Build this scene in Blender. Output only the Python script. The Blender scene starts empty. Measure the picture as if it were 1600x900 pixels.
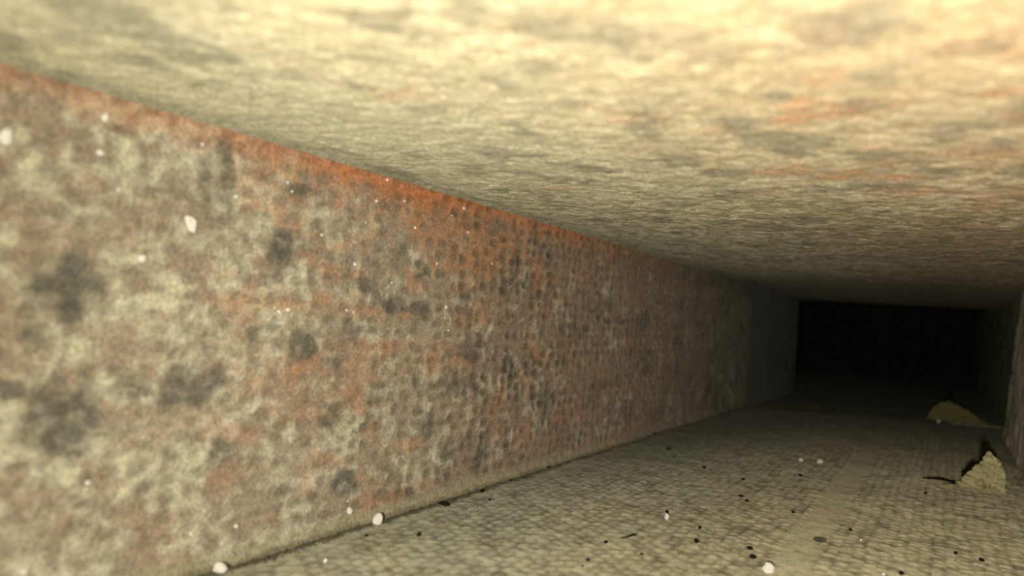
import bpy, math, random
import numpy as np
from mathutils import Matrix, Vector

S = bpy.context.scene
COL = S.collection
random.seed(7)

# ------------------------------------------------------------------ camera
# duct: left wall x=0, floor z=0, axis +Y; all metres
W1, H1, H2 = 0.200, 0.0902, 0.0514
CAM = np.array([W1, 0.0, H1])
CEIL = H1 + H2
RIGHT = 0.2506
FPX = 1150.0
Yc = np.array([684.0, 85.0, FPX]); Yc /= np.linalg.norm(Yc)
a_ = -0.075
Dc = np.array([a_, 1.0, -(85 + 684 * a_) / FPX]); Dc /= np.linalg.norm(Dc)
Xc = np.cross(Dc, Yc); Xc /= np.linalg.norm(Xc)
Dc = np.cross(Yc, Xc)
right = Vector((Xc[0], Yc[0], -Dc[0])); down = Vector((Xc[1], Yc[1], -Dc[1])); fwd = Vector((Xc[2], Yc[2], -Dc[2]))
cd = bpy.data.cameras.new('camera'); cam = bpy.data.objects.new('camera', cd); COL.objects.link(cam)
M = Matrix.Identity(4)
for i in range(3):
    M[i][0], M[i][1], M[i][2], M[i][3] = right[i], -down[i], -fwd[i], CAM[i]
cam.matrix_world = M
cd.sensor_width = 36.0; cd.lens = 36.0 * FPX / 1600.0
cd.clip_start = 0.002; cd.clip_end = 20
cd.dof.use_dof = True; cd.dof.focus_distance = 0.36; cd.dof.aperture_fstop = 8.5
S.camera = cam

# ------------------------------------------------------------------ world, lamp, exposure
wd = bpy.data.worlds.new('world'); S.world = wd; wd.use_nodes = True
wd.node_tree.nodes['Background'].inputs[0].default_value = (0.9, 0.95, 0.8, 1)
wd.node_tree.nodes['Background'].inputs[1].default_value = 0.01
ld = bpy.data.lights.new('torch', 'SPOT'); lamp = bpy.data.objects.new('torch', ld); COL.objects.link(lamp)
lamp.location = (W1 + 0.004, -0.060, H1 - 0.002)
ld.energy = 3.85; ld.color = (1.0, 0.95, 0.80); ld.shadow_soft_size = 0.006
ld.spot_size = math.radians(152); ld.spot_blend = 1.0
lamp.rotation_euler = (Vector((0.19, 0.6, 0.05)) - Vector(lamp.location)).to_track_quat('-Z', 'Y').to_euler()
S.view_settings.view_transform = 'Standard'; S.view_settings.look = 'None'
S.view_settings.gamma = 1; S.view_settings.use_curve_mapping = False
S.view_settings.exposure = 0.0

# ------------------------------------------------------------------ helpers
def ray(px, py):
    p = np.array([px - 800.0, py - 450.0, FPX])
    return np.array([Xc @ p, Yc @ p, -(Dc @ p)])
def on_floor(px, py):
    r = ray(px, py); return CAM + r * (-H1 / r[2])
def on_ceil(px, py):
    r = ray(px, py); return CAM + r * (H2 / r[2])
def on_left(px, py):
    r = ray(px, py); return CAM + r * (-W1 / r[0])
def px_size(p):                                   # metres per pixel at a world point
    d = np.array(p) - CAM
    return (d @ np.array(fwd)) / FPX

def tag(o, label, cat=None, group=None, kind=None):
    o['label'] = label
    if cat: o['category'] = cat
    if group: o['group'] = group
    if kind: o['kind'] = kind
    return o

_tab = {}
def vnoise(U, V, s, seed):
    if seed not in _tab: _tab[seed] = np.random.RandomState(seed).rand(256, 256)
    t = _tab[seed]
    u, v = U / s, V / s
    i, j = np.floor(u).astype(int), np.floor(v).astype(int)
    fu, fv = u - i, v - j
    fu = fu * fu * (3 - 2 * fu); fv = fv * fv * (3 - 2 * fv)
    i0, i1, j0, j1 = i & 255, (i + 1) & 255, j & 255, (j + 1) & 255
    return (t[i0, j0] * (1 - fu) + t[i1, j0] * fu) * (1 - fv) + (t[i0, j1] * (1 - fu) + t[i1, j1] * fu) * fv
def fbm(U, V, s, seed, n=4):
    a, tot, w = 0, 0, 1.0
    for k in range(n):
        c, sn = math.cos(0.7 * k), math.sin(0.7 * k)
        a = a + w * vnoise(U * c - V * sn + 3.1 * k, U * sn + V * c + 1.7 * k, s / 2 ** k, seed + k); tot += w; w *= 0.55
    return a / tot
def sst(a, b, x):
    t = np.clip((x - a) / (b - a), 0, 1); return t * t * (3 - 2 * t)
def mix(A, B, m):
    return A * (1 - m[..., None]) + np.asarray(B) * m[..., None]

def blobs(U, V, lst, proj, comp, seed, warp=0.55):
    """mask of stains: ragged patches, each (px, py, rx, ry, strength) seen at that place of the surface"""
    out = np.zeros_like(U)
    w = (fbm(U, V, 0.012, seed, 4) - 0.5) * 2 * warp * 2
    for (px, py, rx, ry, s) in lst:
        p = proj(px, py); q = proj(px + rx, py); q2 = proj(px - rx, py); r = proj(px, py + ry); r2 = proj(px, py - ry)
        u0, v0 = p[comp[0]], p[comp[1]]
        ru = max(abs(q[comp[0]] - q2[comp[0]]), abs(r[comp[0]] - r2[comp[0]])) / 2 + 1e-4
        rv = max(abs(q[comp[1]] - q2[comp[1]]), abs(r[comp[1]] - r2[comp[1]])) / 2 + 1e-4
        d = np.sqrt(((U - u0) / ru) ** 2 + ((V - v0) / rv) ** 2) + w
        out = np.maximum(out, s * sst(1.25, 0.45, d))
    return out

def panel(name, us, vs, place, height, color, mat, parent=None, thick=0.012):
    """a slab whose face is a relief: place(U,V,h) -> xyz; border is turned back by thick so that it is solid"""
    U, V = np.meshgrid(us, vs, indexing='ij')
    Hh = height(U, V)
    C = color(U, V, Hh)
    n, m = U.shape
    P = np.stack(place(U, V, Hh), -1).reshape(-1, 3)
    idx = np.arange(n * m).reshape(n, m)
    q = np.stack([idx[:-1, :-1], idx[1:, :-1], idx[1:, 1:], idx[:-1, 1:]], -1).reshape(-1, 4)
    # rim
    loop = np.concatenate([idx[:, 0], idx[-1, 1:], idx[-2::-1, -1], idx[0, -2:0:-1]])
    Lu, Lv = U.reshape(-1)[loop], V.reshape(-1)[loop]
    B = np.stack(place(Lu, Lv, np.full_like(Lu, -thick)), -1)
    nb = len(loop); b0 = n * m
    P = np.concatenate([P, B]); nx = np.roll(np.arange(nb), -1)
    rim = np.stack([loop[nx], loop, b0 + np.arange(nb), b0 + nx], -1)
    q = np.concatenate([q, rim])
    ca, cb, cc, cdn = b0, b0 + n - 1, b0 + n - 1 + m - 1, b0 + 2 * (n - 1) + m - 1
    q = np.concatenate([q, np.array([[cdn, cc, cb, ca]])])
    # outward = place direction of +h
    e = np.cross(P[q[0, 1]] - P[q[0, 0]], P[q[0, 2]] - P[q[0, 0]])
    hv = np.array(place(us[0], vs[0], 1.0)) - np.array(place(us[0], vs[0], 0.0))
    if e @ hv < 0: q = q[:, ::-1]
    me = bpy.data.meshes.new(name)
    me.vertices.add(len(P)); me.vertices.foreach_set('co', P.astype(np.float32).ravel())
    me.loops.add(q.size); me.loops.foreach_set('vertex_index', np.ascontiguousarray(q).astype(np.int32).ravel())
    me.polygons.add(len(q)); me.polygons.foreach_set('loop_start', np.arange(0, q.size, 4, dtype=np.int32))
    sm = np.ones(len(q), bool); sm[-nb - 1:] = False
    me.polygons.foreach_set('use_smooth', sm)
    me.update(calc_edges=True)
    Cf = np.concatenate([C.reshape(-1, 3), C.reshape(-1, 3)[loop]])
    Cf = np.concatenate([Cf, np.ones((len(Cf), 1))], 1)
    at = me.attributes.new('stain_shade', 'FLOAT_COLOR', 'POINT')
    at.data.foreach_set('color', Cf.astype(np.float32).ravel())
    me.materials.append(mat)
    o = bpy.data.objects.new(name, me); COL.objects.link(o)
    if parent: o.parent = parent
    return o, Hh

def surf_mat(name, fine=900, fine_amt=0.5, bump=0.35, bdist=0.0006, stretch=(1, 1, 1)):
    m = bpy.data.materials.new(name); m.use_nodes = True
    N, L = m.node_tree.nodes, m.node_tree.links
    b = N['Principled BSDF']; b.inputs['Roughness'].default_value = 0.95
    b.inputs['Specular IOR Level'].default_value = 0.12; b.inputs['Diffuse Roughness'].default_value = 1.0
    at = N.new('ShaderNodeAttribute'); at.attribute_name = 'stain_shade'
    tc = N.new('ShaderNodeTexCoord'); mp = N.new('ShaderNodeMapping'); mp.inputs['Scale'].default_value = stretch
    L.new(tc.outputs['Object'], mp.inputs[0])
    n1 = N.new('ShaderNodeTexNoise'); n1.inputs['Scale'].default_value = fine; n1.inputs['Detail'].default_value = 5; n1.inputs['Roughness'].default_value = 0.65
    L.new(mp.outputs[0], n1.inputs['Vector'])
    mr = N.new('ShaderNodeMapRange'); mr.inputs[1].default_value = 0.3; mr.inputs[2].default_value = 0.7
    mr.inputs[3].default_value = 1 - fine_amt; mr.inputs[4].default_value = 1 + fine_amt
    L.new(n1.outputs['Fac'], mr.inputs[0])
    mu = N.new('ShaderNodeVectorMath'); mu.operation = 'SCALE'
    L.new(at.outputs['Color'], mu.inputs[0]); L.new(mr.outputs[0], mu.inputs['Scale'])
    L.new(mu.outputs[0], b.inputs['Base Color'])
    bp = N.new('ShaderNodeBump'); bp.inputs['Strength'].default_value = bump; bp.inputs['Distance'].default_value = bdist
    L.new(n1.outputs['Fac'], bp.inputs['Height']); L.new(bp.outputs[0], b.inputs['Normal'])
    return m
def plain_mat(name, c1, c2, scale=400, rough=0.9, bump=0.3, bdist=0.0006):
    m = bpy.data.materials.new(name); m.use_nodes = True
    N, L = m.node_tree.nodes, m.node_tree.links
    b = N['Principled BSDF']; b.inputs['Roughness'].default_value = rough
    b.inputs['Specular IOR Level'].default_value = 0.15; b.inputs['Diffuse Roughness'].default_value = 0.8
    tc = N.new('ShaderNodeTexCoord'); n1 = N.new('ShaderNodeTexNoise'); n1.inputs['Scale'].default_value = scale; n1.inputs['Detail'].default_value = 4
    L.new(tc.outputs['Object'], n1.inputs['Vector'])
    r = N.new('ShaderNodeValToRGB'); r.color_ramp.elements[0].color = (*c1, 1); r.color_ramp.elements[1].color = (*c2, 1)
    r.color_ramp.elements[0].position = 0.35; r.color_ramp.elements[1].position = 0.65
    L.new(n1.outputs['Fac'], r.inputs[0]); L.new(r.outputs[0], b.inputs['Base Color'])
    bp = N.new('ShaderNodeBump'); bp.inputs['Strength'].default_value = bump; bp.inputs['Distance'].default_value = bdist
    L.new(n1.outputs['Fac'], bp.inputs['Height']); L.new(bp.outputs[0], b.inputs['Normal'])
    return m

M_WALL = surf_mat('rusted_dimpled_board', 900, 0.42, 0.5, 0.0007)
M_CEIL = surf_mat('crusted_board', 800, 0.45, 0.5, 0.0007)
M_FLOOR = surf_mat('embossed_board', 1000, 0.30, 0.45, 0.0006)
M_VOID = plain_mat('void_dark_board', (0.05, 0.05, 0.04), (0.10, 0.10, 0.08), 60)  # chamber boards coloured nearly black, darkness of the unlit void put into them
M_WHITE = plain_mat('white_plaster', (0.90, 0.89, 0.84), (0.97, 0.96, 0.92), 1500)
M_BLACK = plain_mat('black_char', (0.012, 0.011, 0.008), (0.035, 0.03, 0.022), 1500)
M_FOAM = plain_mat('yellow_foam', (0.36, 0.32, 0.14), (0.62, 0.57, 0.32), 220, bump=0.6, bdist=0.002)
M_FOAM_DULL = plain_mat('dull_foam', (0.26, 0.24, 0.08), (0.42, 0.40, 0.17), 160, bump=0.6, bdist=0.002)
M_FACING = plain_mat('torn_black_facing', (0.006, 0.006, 0.004), (0.02, 0.018, 0.012), 600)
M_GRIT = plain_mat('dark_grit', (0.06, 0.052, 0.03), (0.24, 0.21, 0.13), 900)
M_GREY = plain_mat('grey_flake', (0.07, 0.07, 0.06), (0.18, 0.17, 0.14), 900)
M_FIBRE = plain_mat('dark_fibre', (0.02, 0.018, 0.012), (0.05, 0.045, 0.03), 900)
M_LIP = plain_mat('pale_lip', (0.28, 0.27, 0.2), (0.5, 0.48, 0.37), 700)

# ------------------------------------------------------------------ relief and stains
DU, DV = 0.0086, 0.0057                            # pitch of the embossed dimples, along and across
def dimples(U, V, seed, stagger=0.0, jit=0.22, rad=0.33, warp=1.0, DU=DU, DV=DV):
    Uw = U + (fbm(U, V, 0.03, seed, 2) - 0.5) * 0.006 * warp
    Vw = V + (fbm(U, V, 0.03, seed + 9, 2) - 0.5) * 0.004 * warp
    j = np.floor(Vw / DV).astype(int)
    us = Uw / DU + stagger * (j & 1)
    i = np.floor(us).astype(int)
    t = np.random.RandomState(seed).rand(256, 256, 3)[i & 255, j & 255]
    du = (us - i - 0.5 - (t[..., 0] - 0.5) * 2 * jit) * DU
    dv = (Vw / DV - j - 0.5 - (t[..., 1] - 0.5) * 2 * jit) * DV
    r = rad * DV * (0.75 + 0.6 * t[..., 2])
    d = np.sqrt((du * 0.8) ** 2 + dv ** 2) / r
    return sst(1.25, 0.35, d) * (0.45 + 0.55 * t[..., 2])

L_DARK = [(105, 440, 62, 48, .95), (45, 530, 34, 26, .7), (115, 640, 66, 56, .9), (108, 690, 48, 34, .8), (10, 610, 26, 14, .8),
  (200, 608, 50, 26, .75), (272, 606, 48, 28, .8), (325, 606, 26, 24, .75), (425, 395, 22, 34, .9), (335, 285, 45, 42, .55), (345, 235, 22, 30, .7),
  (470, 295, 18, 13, .9), (415, 275, 30, 25, .45), (565, 446, 18, 13, .8), (610, 476, 17, 13, .85), (655, 482, 14, 13, .8), (548, 515, 14, 16, .6),
  (472, 545, 18, 24, .85), (522, 574, 20, 20, .9), (392, 520, 22, 22, .45), (345, 702, 24, 24, .7), (516, 652, 18, 32, .8), (578, 626, 14, 20, .7),
  (541, 756, 17, 20, .9), (665, 662, 13, 26, .8), (708, 590, 16, 30, .8), (720, 600, 24, 20, .5), (748, 718, 5, 28, .95), (694, 710, 9, 14, .7), (640, 770, 10, 10, .7),
  (806, 412, 11, 26, .9), (790, 442, 9, 18, .7), (822, 440, 8, 14, .8), (858, 402, 10, 18, .8), (878, 517, 8, 12, .9), (798, 572, 10, 18, .9), (742, 552, 22, 16, .7),
  (904, 516, 11, 11, .7), (940, 598, 18, 16, .6), (935, 492, 7, 13, .6), (650, 590, 10, 16, .6), (586, 604, 12, 14, .6), (856, 628, 12, 14, .7), (700, 552, 10, 10, .6),
  (1005, 505, 10, 22, .6), (1068, 470, 7, 18, .6), (1010, 560, 14, 20, .6), (950, 505, 7, 9, .8), (973, 505, 7, 9, .8), (850, 650, 8, 10, .6), (985, 640, 8, 20, .5),
  (1120, 560, 14, 30, .5), (1060, 540, 9, 18, .5), (660, 430, 12, 10, .5), (730, 460, 16, 10, .4), (160, 340, 12, 12, .5), (95, 330, 14, 14, .5), (230, 760, 16, 14, .5),
  (430, 770, 20, 12, .45), (485, 775, 14, 12, .5), (880, 570, 10, 14, .5), (770, 640, 14, 12, .4), (870, 690, 10, 10, .4)]
L_RUST = [(665, 318, 120, 52, 1), (745, 372, 85, 62, .9), (560, 268, 46, 22, .6), (760, 410, 55, 34, .8), (680, 360, 70, 50, .7), (470, 470, 110, 9, .5), (600, 488, 90, 8, .6), (520, 458, 40, 10, .4),
  (330, 425, 50, 10, .5), (630, 542, 80, 10, .55), (545, 540, 30, 10, .5), (460, 580, 34, 14, .65), (400, 610, 28, 18, .55), (490, 690, 14, 26, .75), (560, 640, 26, 12, .5),
  (595, 700, 26, 16, .55), (730, 560, 26, 16, .5), (690, 505, 60, 10, .55), (765, 500, 30, 8, .55), (640, 640, 30, 14, .5), (660, 755, 36, 18, .5), (740, 640, 24, 14, .45),
  (560, 580, 30, 10, .55), (590, 560, 36, 12, .5), (840, 590, 36, 8, .45), (735, 345, 24, 24, .6), (40, 690, 24, 14, .3), (180, 640, 20, 10, .3), (230, 500, 40, 12, .3), (150, 470, 30, 16, .25),
  (890, 370, 60, 16, .5), (620, 420, 60, 30, .3), (720, 735, 26, 10, .45), (800, 730, 40, 14, .35), (700, 450, 40, 16, .4)]
L_RUST_SPREAD = [(640, 312, 150, 40, .8), (700, 345, 110, 50, .8), (745, 385, 60, 50, .6), (820, 400, 90, 50, .35), (470, 475, 150, 12, .4), (620, 490, 120, 14, .4), (500, 600, 100, 60, .3), (640, 560, 120, 40, .3)]  # broad rust cover with softer edges
L_CREAM = [(30, 215, 20, 30, .8), (230, 250, 40, 24, .7), (60, 300, 60, 36, .6), (350, 430, 50, 26, .5), (420, 460, 40, 20, .6), (140, 500, 40, 24, .55), (120, 545, 34, 30, .5),
  (40, 760, 50, 60, .6), (60, 720, 60, 22, .6), (420, 560, 36, 26, .5), (300, 680, 60, 50, .35), (240, 740, 60, 40, .3), (520, 330, 26, 18, .6), (440, 320, 26, 30, .5), (650, 590, 30, 24, .35),
  (190, 620, 20, 14, .5), (340, 820, 40, 14, .5), (660, 545, 22, 16, .4), (700, 372, 10, 8, .8), (340, 640, 30, 30, .4)]

def left_h(U, V):
    d = dimples(U, V, 3, 0.0, 0.26, 0.42)
    h = -0.00075 * d + (fbm(U, V, 0.010, 21, 4) - 0.5) * 0.0012
    h += (fbm(U, V, 0.0025, 25, 2) - 0.5) * 0.0006
    h *= sst(0.0, 0.004, CEIL - V) * 0.8 + 0.2
    h += 0.0022 * sst(0.004, -0.001, V)               # cove at the foot
    return h
def left_c(U, V, Hh):
    d = dimples(U, V, 3, 0.0, 0.26, 0.42)
    rg = 1 - (0.48 + 0.27 * sst(0.15, 0.35, U)) * d
    n0, n1, n2, n3 = fbm(U, V, 0.05, 31), fbm(U, V, 0.012, 41), fbm(U, V, 0.004, 51, 3), fbm(U * 0.6, V, 0.0018, 61, 2)
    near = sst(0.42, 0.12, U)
    brown = np.array([0.345, 0.255, 0.188]); cream = np.array([0.64, 0.62, 0.48]); tan = np.array([0.42, 0.36, 0.275])
    C = np.ones(U.shape + (3,)) * brown
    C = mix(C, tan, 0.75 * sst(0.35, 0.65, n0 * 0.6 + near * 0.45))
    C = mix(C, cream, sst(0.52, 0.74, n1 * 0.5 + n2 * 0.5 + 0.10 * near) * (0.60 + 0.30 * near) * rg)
    C = mix(C, [0.50, 0.27, 0.15], sst(0.55, 0.70, fbm(U * 0.5, V, 0.009, 71)) * 0.5 * sst(0.10, 0.2, U) * sst(0.62, 0.45, U) * rg)
    C = mix(C, cream, blobs(U, V, L_CREAM, on_left, (1, 2), 91) * sst(0.30, 0.55, n2) * 0.9 * rg)
    C = mix(C, [0.50, 0.255, 0.13], blobs(U, V, L_RUST, on_left, (1, 2), 101, 0.8) * (0.25 + 0.75 * sst(0.38, 0.62, n2)) * (0.45 + 0.55 * sst(0.4, 0.6, n3)) * (0.5 + 0.5 * sst(0.03, 0.1, V)) * rg)
    C = mix(C, [0.47, 0.25, 0.135], blobs(U, V, L_RUST_SPREAD, on_left, (1, 2), 107, 0.35) * (0.35 + 0.65 * sst(0.3, 0.55, fbm(U, V, 0.006, 109, 3))) * (1 - 0.55 * d))
    band = sst(CEIL - 0.011, CEIL - 0.002, V + (n1 - 0.5) * 0.010) * sst(0.56, 0.30, U)
    C = mix(C, [0.60, 0.24, 0.10], band * (0.42 + 0.42 * sst(0.12, 0.28, U)))
    C = mix(C, [0.34, 0.19, 0.10], sst(CEIL - 0.03, CEIL, V + (n0 - 0.5) * 0.02) * sst(0.3, 0.5, U) * 0.5)
    dk = np.maximum(blobs(U, V, L_DARK, on_left, (1, 2), 111, 0.6), 0.5 * sst(0.61, 0.71, fbm(U, V, 0.011, 121)) * sst(0.1, 0.35, U))
    C = mix(C, [0.135, 0.138, 0.115], dk * (0.60 + 0.3 * sst(0.6, 0.4, n2)))
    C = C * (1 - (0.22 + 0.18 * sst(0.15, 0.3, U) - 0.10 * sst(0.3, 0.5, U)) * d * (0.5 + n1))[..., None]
    C = C * (0.80 + 0.42 * n3)[..., None]
    foot = sst(0.0062, 0.002, V + (n1 - 0.5) * 0.005)
    C = mix(C, [0.44, 0.41, 0.27], foot * 0.75 * sst(0.75, 0.25, U))
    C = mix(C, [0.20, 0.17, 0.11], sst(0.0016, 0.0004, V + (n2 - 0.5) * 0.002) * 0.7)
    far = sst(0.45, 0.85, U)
    C = mix(C, [0.19, 0.185, 0.135], far * 0.78)  # olive far end, with the fading light painted in as darker colour
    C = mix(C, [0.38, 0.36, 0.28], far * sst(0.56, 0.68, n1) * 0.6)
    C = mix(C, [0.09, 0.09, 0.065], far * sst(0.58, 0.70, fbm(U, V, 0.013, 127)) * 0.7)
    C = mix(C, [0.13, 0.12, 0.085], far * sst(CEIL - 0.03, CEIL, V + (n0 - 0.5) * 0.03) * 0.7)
    return np.clip(C, 0.01, 0.95)

def ys(a, b, d1, c=None, d2=None):
    if c is None: return np.arange(a, b + d1 / 2, d1)
    return np.concatenate([np.arange(a, c, d1), np.arange(c, b + d2 / 2, d2)])

# ------------------------------------------------------------------ the setting
Y_END = 0.878
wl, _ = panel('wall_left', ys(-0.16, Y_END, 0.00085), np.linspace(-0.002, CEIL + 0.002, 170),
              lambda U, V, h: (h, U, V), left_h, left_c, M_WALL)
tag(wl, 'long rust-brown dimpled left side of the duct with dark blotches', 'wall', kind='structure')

def lp_h(U, V):
    return (fbm(U, V, 0.02, 131) - 0.5) * 0.0016 + 0.0012 + 0.004 * sst(0.006, -0.001, V) - 0.02 * sst(1.185, 1.215, U + 0.02 * sst(0.02, 0.0, V) + 0.006 * (fbm(V, U, .01, 3) - .5))
def lp_c(U, V, Hh):
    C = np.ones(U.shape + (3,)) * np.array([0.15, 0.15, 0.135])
    return C * (0.8 + 0.4 * fbm(U, V, 0.02, 141))[..., None]
lp, _ = panel('panel', ys(Y_END + 0.0012, 1.21, 0.004), np.linspace(-0.002, CEIL + 0.002, 50),
              lambda U, V, h: (h, U, V), lp_h, lp_c, M_WALL, wl)
lp['label'] = 'smooth dark grey end panel'

C_RUST = [(1300, 172, 80, 16, .6), (1240, 190, 40, 12, .5), (1560, 148, 40, 10, .6), (1590, 188, 26, 10, .6), (1345, 272, 60, 10, .75), (1440, 277, 50, 8, .65), (1225, 266, 50, 7, .6),
  (1390, 255, 40, 6, .5), (1280, 128, 24, 8, .4), (1330, 165, 46, 10, .5), (1540, 240, 70, 18, .35), (1500, 352, 80, 10, .55), (1570, 370, 50, 14, .55), (1180, 300, 40, 6, .4), (1120, 205, 30, 6, .35),
  (960, 185, 30, 8, .3), (620, 145, 50, 14, .25), (810, 75, 30, 12, .25), (940, 170, 40, 8, .3), (860, 295, 40, 5, .4), (1010, 190, 40, 8, .3), (1460, 300, 80, 8, .4), (1560, 310, 60, 12, .4), (1420, 380, 50, 8, .4)]
C_DARK = [(1150, 195, 50, 14, .75), (1215, 152, 24, 8, .7), (850, 108, 44, 18, .5), (665, 62, 34, 16, .4), (1390, 30, 26, 9, .6), (1378, 112, 46, 26, .45), (1480, 78, 70, 18, .5), (1420, 90, 60, 20, .35),
  (900, 162, 28, 6, .5), (1010, 165, 34, 7, .4), (1240, 240, 32, 10, .7), (1140, 270, 50, 6, .6), (800, 195, 30, 6, .5), (120, 55, 40, 10, .4), (470, 122, 30, 8, .5), (330, 132, 40, 7, .4),
  (80, 118, 40, 9, .45), (660, 170, 30, 6, .5), (940, 218, 24, 7, .55), (840, 245, 24, 6, .6), (1480, 272, 50, 7, .6), (760, 235, 26, 6, .4), (1380, 290, 50, 7, .5), (1250, 345, 40, 7, .6),
  (1440, 250, 30, 6, .4), (1130, 92, 40, 14, .35), (1240, 75, 40, 10, .3), (580, 90, 40, 14, .25), (880, 20, 30, 14, .3), (1060, 60, 60, 16, .35), (360, 10, 30, 10, .3), (1480, 345, 60, 7, .5), (870, 322, 40, 5, .6), (1010, 340, 40, 4, .5),
  (780, 298, 24, 4, .6), (240, 50, 30, 10, .3), (1350, 400, 40, 5, .5)]
def ceil_h(U, V):
    return (0.15 + 0.85 * sst(0.0, 0.02, V)) * ((fbm(U, V, 0.020, 151, 5) - 0.5) * 0.0017 + (fbm(U, V, 0.003, 155, 3) - 0.5) * 0.0008 - 0.0003 * dimples(U, V, 5, .5)) \
        + 0.0014 * sst(0.003, -0.001, V)
def ceil_c(U, V, Hh):
    n0, n1, n2, n3 = fbm(U, V, 0.04, 161), fbm(U, V, 0.010, 171), fbm(U, V, 0.0035, 181, 3), fbm(U, V, 0.0016, 185, 2)
    C = np.ones(U.shape + (3,)) * np.array([0.55, 0.475, 0.32])
    C = mix(C, [0.68, 0.60, 0.42], sst(0.45, 0.7, n1 * 0.5 + n2 * 0.5))
    C = mix(C, [0.62, 0.62, 0.46], sst(0.16, 0.03, V + (n0 - 0.5) * 0.06) * 0.6)
    C = mix(C, [0.60, 0.45, 0.28], sst(0.12, 0.24, V + (n0 - 0.5) * 0.08) * 0.5)
    C = mix(C, [0.62, 0.30, 0.16], blobs(U, V, C_RUST, on_ceil, (1, 0), 191, 0.7) * (0.25 + 1.0 * sst(.3, .65, n2)) + 0.35 * sst(0.60, 0.72, n1) * sst(0.1, 0.22, V))
    dk = np.maximum(blobs(U, V, C_DARK, on_ceil, (1, 0), 201, 0.6), 0.6 * sst(0.56, 0.68, fbm(U * 0.7, V, 0.018, 211)))
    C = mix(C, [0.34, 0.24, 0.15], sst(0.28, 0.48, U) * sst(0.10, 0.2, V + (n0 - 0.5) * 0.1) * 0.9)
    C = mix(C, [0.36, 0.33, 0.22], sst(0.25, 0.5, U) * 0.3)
    C = mix(C, [0.19, 0.18, 0.145], dk * 0.85)
    C = mix(C, [0.22, 0.20, 0.125], sst(0.50, 0.36, n2) * 0.6 * sst(0.15, 0.35, U))
    C = mix(C, [0.70, 0.64, 0.46], sst(0.56, 0.68, n2) * 0.45 * sst(0.15, 0.35, U) * (1 - 0.6 * sst(0.1, 0.2, V) * sst(.3, .45, U)))
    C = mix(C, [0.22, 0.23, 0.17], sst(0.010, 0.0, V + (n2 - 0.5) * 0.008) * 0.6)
    C = C * (0.82 + 0.36 * n3)[..., None]
    C = mix(C, [0.20, 0.19, 0.135], sst(0.5, 0.9, U) * 0.65)  # light fading along the duct painted as a darker far end
    return np.clip(C, 0.01, 0.95)
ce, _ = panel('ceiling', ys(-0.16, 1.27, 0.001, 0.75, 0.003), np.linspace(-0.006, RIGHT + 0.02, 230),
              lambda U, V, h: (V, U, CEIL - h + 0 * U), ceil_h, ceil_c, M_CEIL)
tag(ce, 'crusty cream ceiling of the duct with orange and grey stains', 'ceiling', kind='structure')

# the torn seam across the floor, where the near board ends
def seam_y(x): return 0.886 + (x - 0.06) * (0.094 / 0.192)
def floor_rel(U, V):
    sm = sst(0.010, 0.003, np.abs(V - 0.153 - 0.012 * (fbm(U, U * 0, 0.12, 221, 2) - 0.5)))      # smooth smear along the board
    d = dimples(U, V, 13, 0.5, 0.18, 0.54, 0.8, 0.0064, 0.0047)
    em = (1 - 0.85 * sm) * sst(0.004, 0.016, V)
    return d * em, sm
def floor_h(U, V):
    d, sm = floor_rel(U, V)
    h = 0.0006 * d * (0.5 + fbm(U, V, 0.02, 239, 2)) + (fbm(U, V, 0.03, 231, 4) - 0.5) * 0.0016 + (fbm(U, V, 0.003, 235, 3) - 0.5) * 0.0005
    h += (fbm(U * 0.7, V, 0.007, 237, 2) - 0.5) * 0.0007
    h = h - 0.0012 * sst(0.0035, 0.0005, V)
    return h
def floor_c(U, V, Hh):
    d, sm = floor_rel(U, V)
    n1, n2, n3 = fbm(U, V, 0.03, 241), fbm(U, V, 0.006, 251, 3), fbm(U, V, 0.0018, 255, 2)
    C = np.ones(U.shape + (3,)) * np.array([0.53, 0.49, 0.34])
    C = mix(C, [0.76, 0.68, 0.45], sst(0.10, 0.22, V + (n1 - 0.5) * 0.1))
    C = mix(C, [0.42, 0.43, 0.33], sst(0.12, 0.03, V + (n1 - 0.5) * 0.08) * 0.8)
    C = mix(C, [0.60, 0.55, 0.37], sst(0.5, 0.7, n1 * 0.5 + n2 * 0.5) * 0.5)
    C = mix(C, [0.26, 0.24, 0.165], sst(0.56, 0.72, n2) * 0.35)
    C = mix(C, [0.50, 0.46, 0.32], sm * 0.4)
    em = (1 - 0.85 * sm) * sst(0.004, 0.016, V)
    C = C * (1 - 0.46 * np.clip(em - d, 0, 1) ** 1.7 * (0.6 + 0.8 * n2))[..., None] * (0.8 + 0.4 * n3)[..., None]  # shade between the bumps painted into the colour of the gaps
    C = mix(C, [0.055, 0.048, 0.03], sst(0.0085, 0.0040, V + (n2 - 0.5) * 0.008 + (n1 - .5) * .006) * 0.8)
    C = mix(C, [0.13, 0.125, 0.09], sst(0.45, 0.86, U + 0.25 * sst(0.12, 0.0, V)) * 0.85)  # far floor darkened in colour to imitate the torch light dying away
    return np.clip(C, 0.01, 0.95)
def floor_place(U, V, h):
    # U runs 0..1 along the board whose far end is the oblique seam
    return (V, U, h)
fu = ys(-0.16, 0.86, 0.00105)
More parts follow.
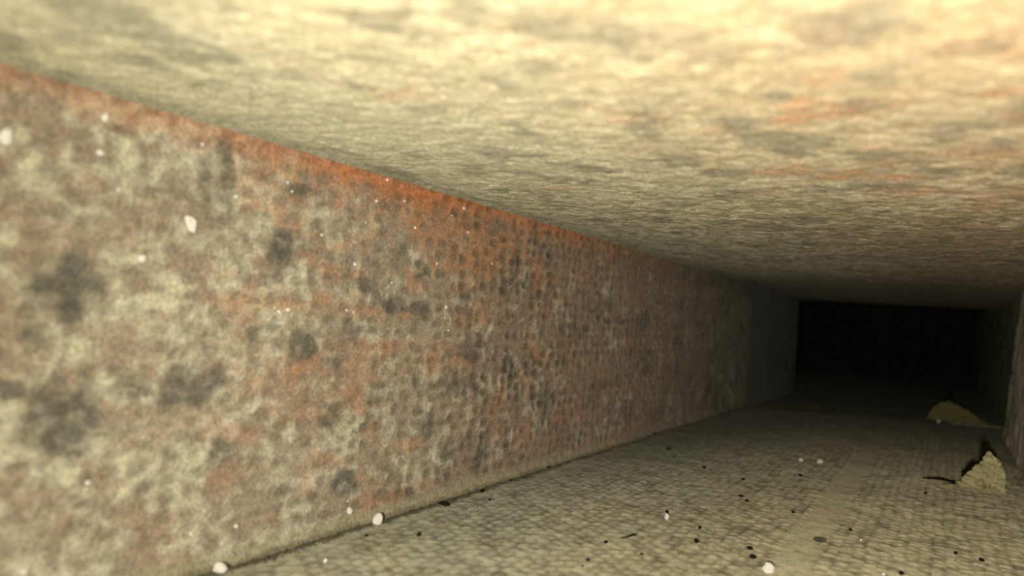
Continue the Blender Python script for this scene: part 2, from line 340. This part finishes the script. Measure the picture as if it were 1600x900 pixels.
# shear the last stretch so that the board ends on the seam
def fl_place(U, V, h):
    k = np.clip((U - 0.70) / 0.16, 0, 1)
    return (V, U + k * (seam_y(V) - 0.86), h)
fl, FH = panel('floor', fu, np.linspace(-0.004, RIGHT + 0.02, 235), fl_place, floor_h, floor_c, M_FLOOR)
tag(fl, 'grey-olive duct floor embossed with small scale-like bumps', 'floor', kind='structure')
FV = np.linspace(-0.004, RIGHT + 0.02, 235)
def floor_z(x, y):
    i = min(max(int(round((y + 0.16) / 0.00105)), 0), FH.shape[0] - 1); j = min(max(int(round((x + 0.004) / (FV[1] - FV[0]))), 0), FH.shape[1] - 1)
    return float(FH[i, j])

def ff_h(U, V): return (fbm(U, V, 0.03, 261) - 0.5) * 0.004 - 0.0025 - 0.0005 * dimples(U, V, 13, .5)
def ff_c(U, V, Hh):
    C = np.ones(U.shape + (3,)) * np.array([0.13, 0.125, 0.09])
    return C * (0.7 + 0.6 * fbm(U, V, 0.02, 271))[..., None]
def ff_place(U, V, h):
    k = np.clip((1.05 - U) / 0.17, 0, 1)
    return (V, U + k * (seam_y(V) + 0.0025 - 0.88), h)
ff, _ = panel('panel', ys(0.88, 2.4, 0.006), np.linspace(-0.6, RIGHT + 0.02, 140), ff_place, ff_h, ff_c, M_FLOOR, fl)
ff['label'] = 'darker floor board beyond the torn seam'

# right wall: a near block, and the recessed wall behind it; both lean out a little towards the top
def rw_x(V, h, base, lean): return base + lean * V / CEIL - h
def rw_h(U, V): return (fbm(U, V, 0.02, 281, 4) - 0.5) * 0.004 + (fbm(U, V, 0.004, 285, 3) - 0.5) * 0.0018
def rw_c(U, V, Hh):
    n = fbm(U, V, 0.02, 291); n2 = fbm(U, V, 0.004, 295, 3)
    C = np.ones(U.shape + (3,)) * np.array([0.52, 0.455, 0.33])
    C = mix(C, [0.30, 0.27, 0.19], sst(0.5, 0.65, n)); C = mix(C, [0.66, 0.6, 0.45], sst(0.55, 0.7, n2) * 0.6)
    return C
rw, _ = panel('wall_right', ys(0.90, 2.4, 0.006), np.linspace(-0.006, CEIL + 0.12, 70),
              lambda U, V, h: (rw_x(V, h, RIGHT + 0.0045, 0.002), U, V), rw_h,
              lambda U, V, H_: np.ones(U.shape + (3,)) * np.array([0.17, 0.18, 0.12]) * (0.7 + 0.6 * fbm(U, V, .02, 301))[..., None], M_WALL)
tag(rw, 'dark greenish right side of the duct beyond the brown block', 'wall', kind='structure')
rb, _ = panel('block', ys(-0.16, 0.895, 0.0025), np.linspace(-0.006, CEIL + 0.006, 70),
              lambda U, V, h: (rw_x(V, h, RIGHT - 0.0010, 0.0065), U + 0.05 * np.clip((U - 0.8) / 0.095, 0, 1) * (0 - V / CEIL) , V), rw_h, rw_c, M_WALL, rw)
rb['label'] = 'rough brown block nearest on the right'

def slab(name, lo, hi, mat, parent=None):
    import bmesh
    bm = bmesh.new(); bmesh.ops.create_cube(bm, size=1)
    for v in bm.verts: v.co = Vector([lo[i] + (v.co[i] + 0.5) * (hi[i] - lo[i]) for i in range(3)])
    bmesh.ops.bevel(bm, geom=bm.edges[:], offset=0.002, segments=1, affect='EDGES')
    me = bpy.data.meshes.new(name); bm.to_mesh(me); bm.free(); me.materials.append(mat)
    o = bpy.data.objects.new(name, me); COL.objects.link(o); o.parent = parent
    return o
tag(slab('wall_back', (-0.62, 2.38, -0.01), (0.30, 2.42, 0.28), M_VOID), 'unlit far end of the dark chamber', 'wall', kind='structure')
tag(slab('wall_side', (-0.62, 1.19, -0.01), (-0.60, 2.42, 0.28), M_VOID), 'unlit far left side of the dark chamber', 'wall', kind='structure')
tag(slab('wall_front', (-0.62, 1.196, -0.01), (-0.0125, 1.216, 0.28), M_VOID), 'hidden front side of the dark chamber', 'wall', kind='structure')
slab('panel', (-0.62, 1.26, 0.262), (0.30, 2.42, 0.28), M_VOID, ce)

# ------------------------------------------------------------------ loose things
def lump_mesh(name, sx, sy, sz, seed, mat, rough=0.22, sub=2):
    import bmesh
    bm = bmesh.new(); bmesh.ops.create_icosphere(bm, subdivisions=sub, radius=1)
    rs = np.random.RandomState(seed); k = rs.randn(7, 3); ph = rs.rand(7) * 6.28
    for v in bm.verts:
        c = np.array(v.co); n = sum(math.sin(2.0 * (k[i] @ c) + ph[i]) for i in range(7)) / 7
        v.co = Vector(c * (1 + rough * 2.2 * n)) * 1.0
        v.co = Vector((v.co.x * sx, v.co.y * sy, v.co.z * sz))
    me = bpy.data.meshes.new(name); bm.to_mesh(me); bm.free()
    me.materials.append(mat)
    return me
CAM_ROT = math.atan2(right[1], right[0])
def lump(name, px, py, w, h, mat, label, cat, where='floor', group=None, seed=None, tilt=0.0, rough=0.32, flat=0.75):
    seed = seed if seed is not None else int(px * 7 + py)
    if where == 'floor':
        p = on_floor(px, py); s = px_size(p); sx, sz = w * s / 2, h * s / 2
        me = lump_mesh(name, sx, max(sx, sz) * 0.85, sz, seed, mat, rough)
        o = bpy.data.objects.new(name, me); COL.objects.link(o)
        x = max(p[0], 0.0028 + sx * 0.95)
        o.location = (x, p[1], floor_z(x, p[1]) + sz * flat); o.rotation_euler = (0, tilt, CAM_ROT)
    else:
        p = on_left(px, py); s = px_size(p); sy, sz = w * s / 2 * 1.25, h * s / 2
        me = lump_mesh(name, min(sy, sz) * 0.7, sy, sz, seed, mat, rough)
        o = bpy.data.objects.new(name, me); COL.objects.link(o)
        o.location = (min(sy, sz) * 0.35, p[1], p[2]); o.rotation_euler = (tilt, 0, 0)
    tag(o, label, cat, group)
    return o

G_W = 'white crumbs stuck to the left wall'; G_F = 'white crumbs on the floor'; G_D = 'dark specks on the floor'; G_T = 'tiny white flecks on the left wall'
for (px, py, w, h, tl, lab) in [
    (297, 350, 12, 27, 0.65, 'largest white plaster crumb stuck to the left wall, oval and tilted'),
    (222, 404, 10, 10, 0, 'round white crumb on the left wall just below the largest crumb'),
    (163, 183, 9, 13, -0.4, 'white crumb on the left wall nearest under the orange top edge at left'),
    (156, 239, 9, 9, 0, 'small pale crumb on the grey upper left wall between two cream patches'),
    (8, 214, 14, 24, 0, 'blurred cream crumb at the very left edge of the picture'),
    (545, 798, 9, 11, 0.5, 'white crumb on the foot of the left wall beside the biggest floor-joint crumb'),
    (298, 834, 5, 5, 0, 'left one of two small white dots low on the left wall above the oval crumb'),
    (368, 822, 6, 6, 0, 'right one of two small white dots low on the left wall above the oval crumb'),
    (36, 894, 9, 8, 0, 'white crumb low on the left wall in the bottom left corner of the picture'),
    (435, 487, 5, 6, 0, 'left one of a close pair of white dots on the orange wall streak'),
    (449, 484, 6, 6, 0, 'right one of a close pair of white dots on the orange wall streak'),
    (696, 480, 5, 5, 0, 'white dot alone on the brown middle of the left wall'),
    (724, 325, 4, 5, 0, 'white dot on the orange patch just under the ceiling edge'),
    (137, 754, 6, 6, 0, 'small white dot low on the left wall below the large dark blotch')]:
    lump('plaster_crumb', px, py, w, h, M_WHITE, lab, 'crumb', 'wall', G_W, tilt=tl)
for (px, py, w, lab) in [
    (449, 285, 5, 'tiny white fleck left of the dark spot under the orange top band'),
    (456, 299, 4, 'tiny white fleck touching the left rim of the dark spot under the orange band'),
    (368, 308, 6, 'small white fleck on the grey patch right of the largest wall crumb'),
    (502, 367, 4, 'tiny white fleck right of the upright dark blotch on the wall'),
    (554, 413, 5, 'bright small fleck above the three dark spots in a row'),
    (429, 481, 3, 'pinhead fleck just above the close pair of white dots'),
    (541, 485, 4, 'tiny fleck on the orange streak, left of two right of the white pair'),
    (552, 488, 3, 'tiny fleck on the orange streak, right of two right of the white pair'),
    (588, 314, 4, 'tiny white fleck below the orange edge, left of two level ones'),
    (631, 314, 4, 'tiny white fleck below the orange edge, right of two level ones'),
    (605, 281, 4, 'highest tiny white fleck on the orange edge of the wall'),
    (316, 226, 5, 'tiny pale fleck left of the grey smudge near the wall top'),
    (700, 516, 3, 'pinhead fleck below the lone white dot in the brown middle'),
    (612, 442, 3, 'pinhead fleck right above the middle one of three dark spots'),
    (706, 337, 3, 'pinhead fleck left below the white dot on the orange patch'),
    (731, 363, 3.5, 'pinhead fleck in the lower orange patch under the white dot'),
    (682, 412, 3.5, 'pinhead fleck below the orange patch, left of two level ones'),
    (768, 412, 3, 'pinhead fleck below the orange patch, right of two level ones'),
    (648, 356, 4, 'tiny cream fleck at the left rim of the orange patch'),
    (571, 348, 3, 'pinhead fleck midway between upright blotch and orange patch'),
    (543, 783, 3, 'pinhead fleck just above the crumb on the wall foot'),
    (185, 296, 5, 'tiny pale fleck on the cream patches left of the largest crumb')]:
    lump('white_fleck', px, py, w, w, M_WHITE, lab, 'fleck', 'wall', G_T)
for (px, py, w, h, lab) in [
    (576, 813, 17, 19, 'chunky white crumb lying in the joint of left wall and floor'),
    (324, 887, 22, 15, 'oval white crumb in the joint of left wall and floor, nearest the lower left'),
    (1202, 896, 15, 14, 'round white crumb on the floor at the bottom edge of the picture'),
    (1042, 813, 7, 10, 'white crumb in front of a shadow lump on the middle of the embossed floor'),
    (1252, 722, 6, 6, 'left one of two white crumbs side by side on the dim floor'),
    (1281, 723, 8, 7, 'right one of two white crumbs side by side on the dim floor'),
    (1345, 847, 4, 4, 'tiny white dot on the floor right of the grey flake'),
    (1380, 900, 6, 6, 'small white crumb cut by the bottom edge, right of the round crumb'),
    (508, 880, 6, 6, 'pale crumb on the grey-green near floor between the two joint crumbs'),
    (1466, 660, 6, 5, 'pale dim crumb in front of the far yellow foam lump')]:
    lump('plaster_crumb', px, py, w, h, M_WHITE, lab, 'crumb', 'floor', G_F)
lump('black_bit', 1042, 804, 5, 5, M_BLACK, 'black lump standing in for the shadow behind the white crumb on the mid floor', 'speck', 'floor', G_D)  # added lump playing the white crumb's shadow
for (px, py, w, h, lab) in [
    (572, 839, 5, 4, 'small black speck below the chunky white joint crumb'),
    (654, 840, 6, 7, 'upright black speck alone on the near floor right of the joint crumb'),
    (754, 768, 7, 5, 'black speck just off the left joint, upper of two'),
    (765, 783, 4, 3, 'black speck just off the left joint, lower of two'),
    (797, 751, 6, 3, 'flat black speck close against the left wall foot'),
    (946, 850, 6, 5, 'black speck left of the dark fibre on the near floor'),
    (918, 876, 6, 5, 'black speck near the bottom edge, upper of two'),
    (910, 886, 4, 3, 'black speck near the bottom edge, lower of two'),
    (1002, 868, 6, 4, 'slanted dark speck below the dark fibre'),
    (1088, 851, 8, 6, 'black speck right below the white mid-floor crumb, larger of two'),
    (1093, 829, 5, 4, 'black speck right of the white mid-floor crumb, smaller of two'),
    (1158, 776, 7, 3, 'black speck on the dim ribbed floor, left of two neighbours'),
    (1167, 785, 5, 4, 'black speck on the dim ribbed floor, right of two neighbours'),
    (1239, 803, 5, 4, 'black speck left of the smooth floor track'),
    (1176, 876, 11, 6, 'long black chip behind the round bottom white crumb'),
    (1171, 858, 10, 6, 'brown curled chip behind the long black chip'),
    (1329, 831, 5, 4, 'black speck just above the tiny white floor dot'),
    (1446, 773, 5, 4, 'black speck in front of the near foam lump'),
    (1493, 869, 5, 5, 'black speck on the floor at lower right, left of two'),
    (1534, 877, 8, 6, 'brown speck on the floor at lower right, right of two'),
    (1408, 900, 8, 5, 'black speck cut by the bottom edge at right'),
    (1250, 746, 5, 4, 'black speck just in front of the two white crumbs'),
    (1100, 732, 5, 4, 'black speck on the dim floor where its bumps begin to show'),
    (1161, 749, 5, 4, 'black speck on the dim floor behind the two neighbour specks'),
    (1045, 704, 6, 4, 'black speck near the far left joint, left of two'),
    (1053, 717, 5, 3, 'black speck near the far left joint, right of two'),
    (1023, 680, 5, 4, 'farthest black speck beside the left wall foot'),
    (853, 730, 5, 3, 'black speck against the wall foot at the middle of the joint')]:
    lump('black_bit', px, py, w, h, M_BLACK, lab, 'speck', 'floor', G_D)
lump('grey_flake', 1281, 847, 21, 7, M_GREY, 'oblong dark grey flake on the smooth floor track', 'flake', 'floor', rough=0.12)
lump('black_chip', 694, 790, 16, 5, M_BLACK, 'long ragged black chip on the near floor below the wall joint', 'chip', 'floor', tilt=0.15, rough=0.35)

# a fibre
def strip(name, pts, radii, mat, parent=None, seg=6):
    """tapered tube through points"""
    import bmesh
    bm = bmesh.new(); rings = []
    for k, (p, r) in enumerate(zip(pts, radii)):
        p = Vector(p); t = (Vector(pts[min(k + 1, len(pts) - 1)]) - Vector(pts[max(k - 1, 0)])).normalized()
        a = t.cross(Vector((0, 0, 1)));  a = a.normalized() if a.length > 1e-4 else Vector((1, 0, 0))
        b = t.cross(a).normalized()
        rings.append([bm.verts.new(p + (a * math.cos(q * 2 * math.pi / seg) + b * math.sin(q * 2 * math.pi / seg)) * r) for q in range(seg)])
    for k in range(len(rings) - 1):
        for q in range(seg):
            bm.faces.new((rings[k][q], rings[k][(q + 1) % seg], rings[k + 1][(q + 1) % seg], rings[k + 1][q]))
    bm.faces.new(rings[0][::-1]); bm.faces.new(rings[-1])
    bmesh.ops.recalc_face_normals(bm, faces=bm.faces[:])
    me = bpy.data.meshes.new(name); bm.to_mesh(me); bm.free(); me.materials.append(mat)
    for f in me.polygons: f.use_smooth = True
    o = bpy.data.objects.new(name, me); COL.objects.link(o); o.parent = parent
    return o
def floor_pts(pxs, lift=0.0006):
    out = []
    for (x, y) in pxs:
        p = on_floor(x, y); out.append((p[0], p[1], floor_z(p[0], p[1]) + lift))
    return out
f1 = strip('fibre', floor_pts([(968, 844), (978, 842), (988, 839), (995, 837)]), [.0001, .0003, .0004, .0002], M_FIBRE)
tag(f1, 'thin dark fibre lying on the near floor', 'fibre')

# foam lumps: layered mounds with torn black facing round them
def mound(name, prof, W, Dp, mat, seed, layers, skew=0.0, tilt=0.9, nx=110, ny=80):
    """prof: [(x 0..1, height m)]; a closed lump, W wide, Dp deep, its strata broken into ledges; skew swings the right end forward"""
    xs = np.linspace(0, 1, nx); hx = np.interp(xs, [p[0] for p in prof], [p[1] for p in prof])
    hx = hx * (1 + 0.10 * (fbm(xs * 0.05, xs * 0, 0.004, seed + 2, 3) - 0.5) * 2)
    t = np.linspace(-1, 1, ny)
    X, T = np.meshgrid(xs, t, indexing='ij')
    rel = np.sqrt(np.clip(hx / max(hx), 0, 1))[:, None]
    Yy = T * Dp / 2 * (0.55 + 0.45 * rel) - skew * (X - 0.5)
    n = fbm(X * W, Yy, W * 0.22, seed, 4)
    prof_y = np.clip(1 - np.clip((np.abs(T) - 0.10) / 0.90, 0, 1) ** 1.6, 0, 1)
    Z = hx[:, None] * prof_y * (0.90 + 0.2 * n)
    q = Z / layers + (X - 0.5) * tilt + (fbm(X * W, Z, W * 0.25, seed + 5, 3) - 0.5) * 1.8
    fr = q - np.floor(q); live = sst(0, 0.002, Z) * sst(0, 0.06, X) * sst(1, 0.94, X)
    amp = 0.6 + 0.8 * vnoise(np.floor(q) * 1.0, X * 6, 1.0, seed + 8)
    Yy = Yy + np.sign(T) * layers * 0.55 * amp * (sst(0.0, 0.75, fr) - 1.0 * sst(0.8, 1.0, fr) - 0.4) * live
    Yy = Yy + (fbm(X * W, Z, 0.0022, seed + 11, 3) - 0.5) * 0.0022 * live
    Z = np.maximum(Z, 0.0); Z[0, :] = 0; Z[-1, :] = 0; Z[:, 0] = 0; Z[:, -1] = 0
    top = np.stack([(X - 0.5) * W, Yy, Z + 0.0004], -1).reshape(-1, 3)
    bot = np.stack([(X - 0.5) * W, Yy, np.full_like(Z, -0.0012)], -1).reshape(-1, 3)
    idx = np.arange(nx * ny).reshape(nx, ny)
    q1 = np.stack([idx[:-1, :-1], idx[1:, :-1], idx[1:, 1:], idx[:-1, 1:]], -1).reshape(-1, 4)
    q2 = q1[:, ::-1] + nx * ny
    loop = np.concatenate([idx[:, 0], idx[-1, 1:], idx[-2::-1, -1], idx[0, -2:0:-1]]); nxl = np.roll(loop, -1)
    q3 = np.stack([nxl, loop, loop + nx * ny, nxl + nx * ny], -1)
    me = bpy.data.meshes.new(name)
    me.from_pydata(np.concatenate([top, bot]).tolist(), [], np.concatenate([q1, q2, q3]).tolist()); me.update()
    for f in me.polygons: f.use_smooth = True
    ledge_shade = (sst(0.70, 0.92, fr) * sst(1.0, 0.96, fr) + 0.4 * sst(0.58, 0.7, fbm(X * W, Z, 0.004, seed + 21, 3))) * live  # ledge shade painted as dark bands, plus random mottling
    C = mix(np.ones(X.shape + (3,)) * np.array(mat[0]), mat[1], np.clip(ledge_shade * 0.8, 0, 1))
    C = C * (0.8 + 0.4 * fbm(X * W, Z, 0.002, seed + 31, 3))[..., None]
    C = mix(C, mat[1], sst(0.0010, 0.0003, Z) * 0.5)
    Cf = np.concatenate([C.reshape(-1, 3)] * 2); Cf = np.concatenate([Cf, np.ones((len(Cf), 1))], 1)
    me.attributes.new('stain_shade', 'FLOAT_COLOR', 'POINT').data.foreach_set('color', Cf.astype(np.float32).ravel())
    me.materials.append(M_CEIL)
    return me

def torn(name, parent, top, thick, seed, skew=0.0, y0=0.003, rag=0.0006, W=1.0):
    """a ragged shred of facing standing behind the foam: top = [(x, z_low, z_high)] in metres"""
    import bmesh
    rs = np.random.RandomState(seed); bm = bmesh.new(); n = 9 * (len(top) - 1) + 1
    tx = np.linspace(0, len(top) - 1, n); A = np.array(top)
    rows = []
    for t in tx:
        x, zl, zh = (np.interp(t, np.arange(len(top)), A[:, c]) for c in range(3))
        x += rs.randn() * rag * 0.4; zh = max(zl + 0.0002, zh + rs.randn() * rag)
        y = y0 - skew * x / W + rs.randn() * rag * 0.3
        rows.append([bm.verts.new(v) for v in ((x, y, zl), (x, y + thick, zl), (x, y + thick * 0.8, zh), (x, y + thick * 0.2, zh))])
    for k in range(n - 1):
        for q in range(4):
            bm.faces.new((rows[k][q], rows[k][(q + 1) % 4], rows[k + 1][(q + 1) % 4], rows[k + 1][q]))
    bm.faces.new(rows[0][::-1]); bm.faces.new(rows[-1])
    bmesh.ops.recalc_face_normals(bm, faces=bm.faces[:])
    me = bpy.data.meshes.new(name); bm.to_mesh(me); bm.free(); me.materials.append(M_FACING)
    o = bpy.data.objects.new(name, me); COL.objects.link(o); o.parent = parent
    return o

def empty(name, loc, rz):
    e = bpy.data.objects.new(name, None); COL.objects.link(e); e.location = loc; e.rotation_euler = (0, 0, rz); e.empty_display_size = 0.01
    return e
def part(name, me, parent):
    o = bpy.data.objects.new(name, me); COL.objects.link(o); o.parent = parent; return o

c1 = on_floor(1531, 767); k = px_size(c1); SK = 0.017; WA = 38 * k
e1 = empty('foam_lump', (c1[0], c1[1], floor_z(c1[0], c1[1])), CAM_ROT)
tag(e1, 'pale yellow triangular foam lump with black torn edges beside the right block', 'foam')
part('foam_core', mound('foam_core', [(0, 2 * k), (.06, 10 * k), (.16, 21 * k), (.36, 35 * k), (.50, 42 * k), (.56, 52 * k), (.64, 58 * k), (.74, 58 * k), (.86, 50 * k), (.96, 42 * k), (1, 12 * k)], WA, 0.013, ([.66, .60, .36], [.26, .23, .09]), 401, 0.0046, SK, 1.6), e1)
def px(f, *a): return [(x * k * f, zl * k, zh * k) for x, zl, zh in a]
torn('torn_facing', e1, px(.6, (-26, 4, 22), (-20, 10, 28), (-12, 16, 38), (-6, 20, 44)), .0012, 1, SK, .001, .0005, WA)
torn('torn_facing', e1, px(.6, (4, 30, 58), (8, 40, 72), (11, 40, 78), (15, 40, 68), (18, 34, 64)), .0014, 2, SK, .001, .0006, WA)
torn('torn_facing', e1, px(.6, (16, 20, 66), (22, 10, 62), (26, 8, 52), (29, 6, 46)), .0014, 3, SK, .001, .0005, WA)
torn('torn_facing', e1, px(.6, (26, 32, 46), (33, 34, 43), (40, 36, 42), (46, 38, 41)), .0012, 4, SK * .5, .001, .0005, WA)
torn('torn_facing', e1, px(1, (-84, 10, 11.2), (-66, 10, 12.6), (-54, 10, 13), (-42, 8, 11), (-32, 4, 10)), .0008, 5, 0, .004, .0002)
strip('foam_shred', [(-56 * k, .004, .0006), (-42 * k, .004, .001), (-26 * k, .005, .001)], [.0004, .0010, .0013], M_FOAM, e1)

c2 = on_floor(1497, 656); k = px_size(c2); WB = 80 * k
e2 = empty('foam_lump', (c2[0], c2[1] + 0.006, -0.002), CAM_ROT)
tag(e2, 'dim olive rounded foam lump beyond the floor seam', 'foam')
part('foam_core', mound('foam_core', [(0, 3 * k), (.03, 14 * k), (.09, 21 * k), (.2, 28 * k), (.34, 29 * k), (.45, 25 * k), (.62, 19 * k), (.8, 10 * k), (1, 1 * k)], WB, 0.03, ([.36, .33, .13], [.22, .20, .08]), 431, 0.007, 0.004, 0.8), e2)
torn('torn_facing', e2, px(1, (-20, 20, 31), (-8, 22, 32), (2, 18, 27), (14, 14, 22), (28, 6, 13), (40, -2, 4)), .0016, 7, 0.004, .006, .0006, WB)
torn('torn_facing', e2, px(1, (-10, 24, 38), (-8, 26, 50), (-5, 24, 48), (-2, 22, 34)), .0012, 8, 0.004, .008, .0006, WB)

# pale broken lip on the right end of the seam
lipo = empty('seam_lip', (0.232, seam_y(0.232) - 0.003, 0.0), math.atan2(0.094, 0.192))
tag(lipo, 'pale broken lip along the right end of the floor seam', 'strip')
for q in range(4):
    part('chip', lump_mesh('chip', 0.007 + 0.002 * (q % 2), 0.0025, 0.0014, 500 + q, M_LIP, 0.2), lipo).location = (-0.024 + 0.0155 * q, 0.0004 * (-1) ** q, 0.0012)

# grit gathered in the joints: nobody could count it
def grit():
    rs = np.random.RandomState(5); V, F = [], []
    oct_v = np.array([[1, 0, 0], [-1, 0, 0], [0, 1, 0], [0, -1, 0], [0, 0, 1], [0, 0, -1]], float)
    oct_f = [(0, 2, 4), (2, 1, 4), (1, 3, 4), (3, 0, 4), (2, 0, 5), (1, 2, 5), (3, 1, 5), (0, 3, 5)]
    for g in range(2600):
        if g < 1900:
            y = 0.16 + 0.72 * rs.rand() ** 1.2; x = 0.0034 + abs(rs.randn()) * 0.0022; s = 0.00015 + 0.00035 * rs.rand() ** 2
        elif g < 2200:
            y = 0.45 + 0.43 * rs.rand(); x = RIGHT - 0.002 - abs(rs.randn()) * 0.003; s = 0.0002 + 0.0005 * rs.rand() ** 2
        else:
            y = 0.2 + 0.6 * rs.rand(); x = 0.01 + 0.23 * rs.rand(); s = 0.00015 + 0.00030 * rs.rand() ** 2
        z = floor_z(x, y) + s * 0.5
        if g < 1900: z = max(z, 0.0)
        o = oct_v * (s * (0.6 + 0.9 * rs.rand(6, 3)) )
        b = len(V); V += (o + [x, y, z]).tolist(); F += [(a + b, c + b, d + b) for a, c, d in oct_f]
    me = bpy.data.meshes.new('grit'); me.from_pydata(V, [], F); me.materials.append(M_GRIT)
    o = bpy.data.objects.new('grit', me); COL.objects.link(o)
    tag(o, 'fine dark grit gathered along the joints of floor and walls', 'grit', kind='stuff')
grit()
